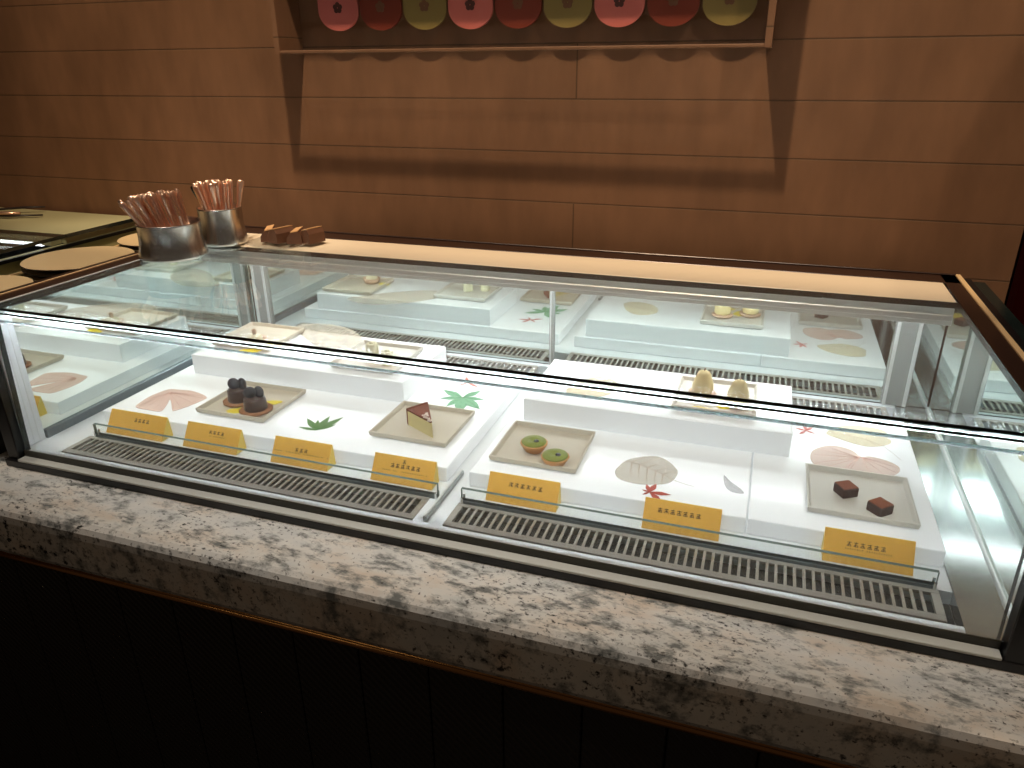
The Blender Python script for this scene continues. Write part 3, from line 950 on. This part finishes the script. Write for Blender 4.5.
palmate('palmate_leaf', 'rust red maple leaf under the tip of the skeleton leaf', PZ, (649.5, 492.5), [(646.5, 484.5), (656.5, 484), (671, 495.2), (661.8, 502.5), (642, 490), (642.5, 495)], M['leaf_red'], M['leaf_red'], .15)
palmate('palmate_leaf', 'faded red maple leaf left of the cream leaf with stem', PZ, (806, 431), [(795, 428), (799, 434.5), (815, 434), (813, 427), (804, 425)], M['leaf_faded'], M['leaf_faded'], .13)

# ------------------------------------------------------- cups and cutlery
def cup(label, loc, r, h):
    t = thing('cutlery_cup', label, 'cup', loc, 0, 'steel cutlery cups')
    b = MB()
    b.lathe([(0, .001), (r*.97, .001), (r*1.06, .003), (r*1.07, .007), (r*1.0, .022), (r*.965, h*.55), (r*.965, h-.004), (r*.985, h-.001), (r*.975, h), (r*.945, h-.001), (r*.94, .008), (0, .006)], M['cup'], n=56)
    part('cup_body', b, t, False)
    return t
C1, C2 = Vector((.036, .396, H+.0006)), Vector((.056, .530, H+.0012))
cup('wide polished steel cup of cutlery nearest the left edge', C1, .063, .072)
cup('polished steel cup of cutlery behind, against the back frame', C2, .048, .080)

def cutlery_mesh(kind):
    b = MB()
    if kind == 'spoon':
        b.tube([(0, 0, .002), (0, 0, .010), (0, 0, .022), (0, 0, .034), (0, 0, .045), (0, 0, .09), (0, 0, .125), (0, 0, .145), (0, 0, .153), (0, 0, .156)], [.003, .008, .0105, .008, .0028, .0026, .0040, .0056, .0048, .002], M['copper'], 10, .38)
    elif kind == 'fork':
        b.tube([(0, 0, .034), (0, 0, .042), (0, 0, .05), (0, 0, .09), (0, 0, .125), (0, 0, .143), (0, 0, .152), (0, 0, .155)], [.0075, .005, .0026, .0025, .0042, .0052, .0044, .002], M['copper'], 10, .42)
        for k in range(4): b.tube([(-.006+.004*k, 0, .003), (-.006+.004*k, .0008, .018), (-.006+.004*k, 0, .035)], .0012, M['copper'], 6)
    else:
        b.tube([(0, 0, .002), (0, 0, .02), (0, 0, .06), (0, 0, .075), (0, 0, .1), (0, 0, .145), (0, 0, .156), (0, 0, .159)], [.002, .0085, .0085, .0045, .0040, .0052, .0042, .002], M['silver'], 10, .3)
    for v in b.bm.verts:
        v.co.x *= 1.35; v.co.y *= 1.5; v.co.z *= .80
    o = b.obj(kind)
    me = o.data
    bpy.data.objects.remove(o)
    return me
MESH = {k: cutlery_mesh(k) for k in ('spoon', 'fork', 'knife')}
def place(kind, base, tip, label, group, spin):
    d = (Vector(tip)-Vector(base)).normalized()
    o = bpy.data.objects.new(kind if kind != 'spoon' else 'spoon', MESH[kind])
    COL.objects.link(o)
    q = d.to_track_quat('Z', 'Y')
    o.rotation_mode = 'QUATERNION'
    from mathutils import Quaternion
    o.rotation_quaternion = q @ Quaternion((0, 0, 1), spin)
    o.location = base
    tag(o, label, kind, group)
rn = random.Random(11)
def fill(C, r, h, n, lean, spread, who, seed):
    rn = random.Random(seed)
    for i in range(n):
        a = 2*PI*i*.381966
        f = math.sqrt((i+.5)/n)
        bx, by = C.x+math.cos(a)*f*r*.62-lean[0]*.5, C.y+math.sin(a)*f*r*.62-lean[1]*.5
        tx, ty = C.x+math.cos(a)*f*spread+lean[0]+rn.uniform(-.012, .012), C.y+math.sin(a)*f*spread+lean[1]+rn.uniform(-.012, .012)
        # keep inside the cup wall
        kind = 'spoon' if i % 2 else 'fork'
        place(kind, (bx, by, C.z+.012), (tx, ty, C.z+.126+rn.uniform(-.030, .010)),
              'rose gold %s handle-up in the %s' % (kind, who), '%ss in the %s' % (kind, who), rn.uniform(0, PI))
fill(C1, .055, .072, 38, (-.027, -.004), .058, 'front steel cup', 3)
fill(C2, .040, .086, 30, (-.006, .0), .045, 'back steel cup', 5)
place('knife', (C2.x+.012, C2.y-.012, C2.z+.012), (C2.x-.050, C2.y-.022, C2.z+.130), 'blue-grey steel knife leaning left in the back steel cup', None, 1.2)

# tray with brown packets on the header
tp = Vector((.195, .562, H+.001))
t = thing('clear_tray', 'clear curved acrylic tray of brown packets on the back header', 'tray', tp)
b = MB()
pr = []
for k in range(13):
    a = -.62+1.24*k/12
    pr.append((math.sin(a)*.115, .052-math.cos(a)*.05+.0))
lo = min(p[1] for p in pr)
out = [(x, z-lo+.0004) for x, z in pr]
inn = [(x, z+.0025) for x, z in out][::-1]
b.prism(out+inn, 'y', -.058, .045, M['acrylic'])
part('curved_tray', b, t, False)
def packet(label, x, y, rz, rx, w, d, h):
    t = thing('brown_packet', label, 'packet', (x, y, H+.0075), rz, 'brown packets in the clear tray')
    b = MB(); 
    b.prism([(-w/2, 0), (w/2, 0), (w/2*.9, h*.7), (w*.28, h), (-w*.2, h*.92), (-w/2*.95, h*.5)], 'y', -d/2, d/2, M['packet'])
    o = part('folded_paper', b, t, False)
    b = MB(); b.prism([(-w*.2, h*.925), (w*.28, h+.0008), (w*.28, h+.0025), (-w*.2, h*.925+.0018)], 'y', -d/2, d/2, M['packet_edge']); part('folded_flap', b, t, False)
    t.rotation_euler = (0, 0, rz)
    return t
packet('brown folded packet next to the back steel cup', .150, .566, .5, 0, .034, .05, .026)
packet('brown folded packet second from the back steel cup', .185, .560, -.3, 0, .034, .05, .030)
packet('brown folded packet third from the back steel cup', .220, .566, .35, 0, .034, .05, .026)
packet('brown folded packet farthest from the back steel cup', .254, .574, -.25, 0, .032, .045, .030)

# ------------------------------------------------- plates left of the case
SH = .186
t = thing('plate_shelf', 'dark low shelf between the two display cases under the plates', 'shelf', (-.225, .35, GZ))
b = MB(); b.box(-.366, -.0735, -.02, .745, SH-.02, SH, M['olive_side'], .002, 1); part('shelf_board', b, t)
b = MB(); b.box(-.360, -.080, 0, .74, GZ, SH-.0205, M['black']); part('shelf_body', b, t)
def round_plate(label, x, y, z, r, group):
    t = thing('round_plate', label, 'plate', (x, y, z), 0, group)
    b = MB(); b.lathe([(0, 0), (r*.55, 0), (r*.6, .002), (r*.97, .0085), (r, .0105), (r*.992, .0115)], M['dish_rim'], n=64); part('dark_underside', b, t, False)
    b = MB(); b.lathe([(r*.99, .0117), (r*.96, .0117), (r*.9, .0108), (r*.6, .0100), (0, .0098), ], M['tan'], n=64)
    b.lathe([(0, .0093), (r*.6, .0095), (r*.9, .0103), (r*.96, .0110), (r*.99, .0116)], M['tan'], n=64)
    part('tan_face', b, t, False)
    return t
for who, x, y, r, n in (('nearest', -.232, .150, .104, 4), ('middle', -.246, .412, .113, 4), ('farthest', -.226, .638, .098, 4)):
    for i in range(n):
        z = SH+.0004+.0122*i
        if i == n-1:
            lb = {'nearest': 'tan round plate topping the stack at the left picture edge', 'middle': 'large tan round plate topping the middle stack beside the case', 'farthest': 'tan round plate topping the far stack behind the front cup'}[who]
            round_plate(lb, x, y, z, r, 'tan round plates')
        else:
            round_plate('tan round plate stacked under the top one in the %s stack' % who, x, y, z, r-.001, 'plates inside the %s stack' % who)

# ----------------------------------------------------- neighbouring case
nc = thing('display_case', 'neighbouring display case at far left, only its corner in view', 'display case', (-.80, .35, GZ))
b = MB(); pane(b, -1.45, -.374, .0, .50, H-.008, H, 2, M['edge']); part('top_pane', b, nc)
b = MB(); b.box(-1.45, -.39, .47, .4995, H-.022, H-.0085, M['olive'], .001, 1); part('back_board', b, nc)
b = MB(); b.box(-1.45, -.378, .5015, .735, H-.0215, H, M['olive'], .001, 1); b.box(-.3775, -.3735, .5015, .735, H-.008, H, M['edge']); part('back_ledge', b, nc)
b = MB(); b.box(-.388, -.3755, .0, .735, GZ, H-.0225, M['olive_side'])
b.box(-.3765, -.3695, .0, .735, H-.030, H-.0225, M['black'])
b.box(-.3755, -.370, .0, .735, .20, .204, M['gold'])
part('side_panel', b, nc)
b = MB(); b.box(-1.45, -.39, .0, .49, GZ, .10, M['white'], .002, 1); part('inner_deck', b, nc)
b = MB(); b.box(-1.45, -.39, .728, .735, GZ, H-.0225, M['black']); part('back_panel', b, nc)
b = MB(); b.box(-1.40, -.42, .47, .488, H-.024, H-.016, M['led_blue']); part('light_strip', b, nc)
t = thing('tongs', 'dark serving tongs with copper grip on the left neighbouring case', 'tongs', (-.72, .6, H+.0006))
b = MB(); b.tube([(-.14, -.02, .004), (-.05, .06, .012), (.0, .09, .014), (.045, .112, .014)], [.004, .006, .006, .004], M['dish_rim'], 10, .5); part('upper_arm', b, t, False)
b = MB(); b.tube([(-.14, -.028, .004), (-.04, -.005, .006), (.03, .015, .006), (.10, .055, .005)], [.004, .006, .006, .004], M['dish_rim'], 10, .5); part('lower_arm', b, t, False)
b = MB(); b.tube([(-.03, -.002, .0135), (.02, .012, .0135), (.055, .028, .012)], [.006, .008, .005], M['copper'], 10, .6); part('grip', b, t, False)

# ------------------------------------------------------------ wall plaques
BX0, BX1, BY, BZ = .168, 1.150, .66, .646
t = thing('plaque_case', 'shallow brown wall case framing the row of hanging plaques', 'wall case', ((BX0+BX1)/2, WY-.002, .85))
for x0, x1 in ((BX0-.012, BX0), (BX1, BX1+.012)):
    b = MB(); b.box(x0, x1, BY, WY-.001, BZ, 1.06, M['wall']); part('side_board', b, t)
b = MB(); b.box(BX0, BX1, BY, BY+.010, .873, 1.06, M['wall']); part('valance', b, t)
b = MB(); b.box(BX0-.012, BX1+.012, BY, WY-.001, 1.06, 1.072, M['wall']); part('top_board', b, t)
b = MB(); b.box(BX0, BX1, BY, BY+.011, BZ, BZ+.006, M['wall'], .001, 1); part('lower_rail', b, t)
b = MB(); b.tube([(BX0, .730, .935), (BX1, .730, .935)], .004, M['brown'], 10); part('hanging_rod', b, t)
xs = [(318, 358), (361, 403), (402, 447), (447, 493), (496, 541), (542, 590), (592, 643), (646, 698), (700, 755)]
cols = ['pink', 'red', 'olive']
where = ['leftmost pink hanging plaque, at the start of the row', 'dark red hanging plaque second from the left', 'olive hanging plaque third from the left',
         'pink hanging plaque fourth from the left', 'dark red hanging plaque in the middle of the row', 'olive hanging plaque fourth from the right',
         'rightmost pink hanging plaque, third from the right', 'dark red hanging plaque second from the right', 'olive hanging plaque at the right end of row']
for i in range(9):
    c = cols[i % 3]
    xc = .2775+.1003*i
    zb = .690-.0008*i
    r = .0475
    t = thing('hanging_plaque', where[i], 'plaque', (xc, .733, zb), 0, 'hanging wall plaques')
    b = MB()
    pts = [(r*1.0*math.sin(a)*1.0, r*.86-r*.86*math.cos(a)) for a in [(-PI/2)+PI*k/20 for k in range(21)]]
    pts = [(r, .235)] + [(r*math.cos(-a2), r*.80+r*.80*math.sin(-a2)) for a2 in [PI*k/24 for k in range(25)]] + [(-r, .235)]
    b.prism(pts, 'y', -.006, .0, M['pl_'+c])
    part('board', b, t, False)
    b = MB()
    for k in range(5):
        a = PI/2+2*PI*k/5
        ring = [(.0062*math.cos(a)+.0050*math.cos(2*PI*q/12), 0.044+.0062*math.sin(a)+.0050*math.sin(2*PI*q/12)) for q in range(12)]
        b.prism(ring, 'y', -.0072-.00005*k, -.0061, M['pl_ink'] if c == 'pink' else M['pl_ink_soft'])
    part('flower_print', b, t, False)
    b = MB(); b.tube([(0, -.003, .232), (0, -.002, .242)], .0015, M['brown'], 6); part('hanger', b, t, False)

# red object beyond the wall's end
t = thing('red_seat_back', 'red padded shape half seen beyond the wall at right edge', 'seat', (1.93, 1.2, -.95))
b = MB(); b.box(1.76, 2.15, 1.12, 1.22, -.45, .29, M['red'], .04, 4); part('padded_back', b, t)
b = MB(); b.box(1.78, 1.82, 1.14, 1.20, -.95, -.45, M['black']); b.box(2.09, 2.13, 1.14, 1.20, -.95, -.45, M['black']); part('frame', b, t)

# ---------------------------------------------------------------- lighting
def spot(name, loc, target, power, size, rgb, radius, blend=.4):
    l = bpy.data.lights.new(name, 'SPOT')
    l.energy = power; l.spot_size = size; l.spot_blend = blend; l.color = rgb; l.shadow_soft_size = radius
    o = bpy.data.objects.new(name, l); COL.objects.link(o)
    o.location = loc
    o.rotation_euler = (Vector(target)-Vector(loc)).to_track_quat('-Z', 'Y').to_euler()
    return o
WARM = (1, .77, .53)
spot('ceiling_lamp_wall', (.65, -.20, 3.12), (.65, .75, .45), 325, math.radians(66), WARM, .04, .5)
spot('ceiling_lamp_right', (2.45, -.9, 3.0), (1.35, .75, .5), 60, math.radians(40), WARM, .04, .5)
for cxl in (.15, 1.2):
    spot('ceiling_lamp_counter', (cxl, -.03, 2.17), (cxl, .0, 0), 52, math.radians(58), (1, .90, .79), .06, .7)

def panel(name, loc, target, power, sx, sy, rgb):
    l = bpy.data.lights.new(name, 'AREA')
    l.shape = 'RECTANGLE'; l.size = sx; l.size_y = sy; l.energy = power; l.color = rgb
    o = bpy.data.objects.new(name, l); COL.objects.link(o)
    o.location = loc
    o.rotation_euler = (Vector(target)-Vector(loc)).to_track_quat('-Z', 'Y').to_euler()
spot('ceiling_lamp_left', (-.30, .05, 2.15), (-.12, .42, .26), 72, math.radians(32), (1, .86, .68), .05, .7)
panel('hall_lamp', (.56, -2.6, 1.9), (1.05, -.11, -.13), 1.3, .60, .12, (1, .78, .5))
panel('hall_lamp', (-.35, -2.6, 1.9), (.85, -.11, -.13), .65, .45, .12, (1, .78, .5))
w = bpy.data.worlds.new('world'); scene.world = w
w.use_nodes = True
w.node_tree.nodes['Background'].inputs[0].default_value = (.9, .6, .42, 1)
w.node_tree.nodes['Background'].inputs[1].default_value = .04

vs = scene.view_settings
scene.display_settings.display_device = 'sRGB'
vs.view_transform = 'Standard'
vs.look = 'None'
vs.exposure = 0
vs.gamma = 1
vs.use_curve_mapping = False
cy = scene.cycles
cy.max_bounces = 14
cy.glossy_bounces = 8
cy.diffuse_bounces = 4
cy.transparent_max_bounces = 32
cy.caustics_reflective = True
cy.sample_clamp_indirect = 6
cy.use_denoising = True
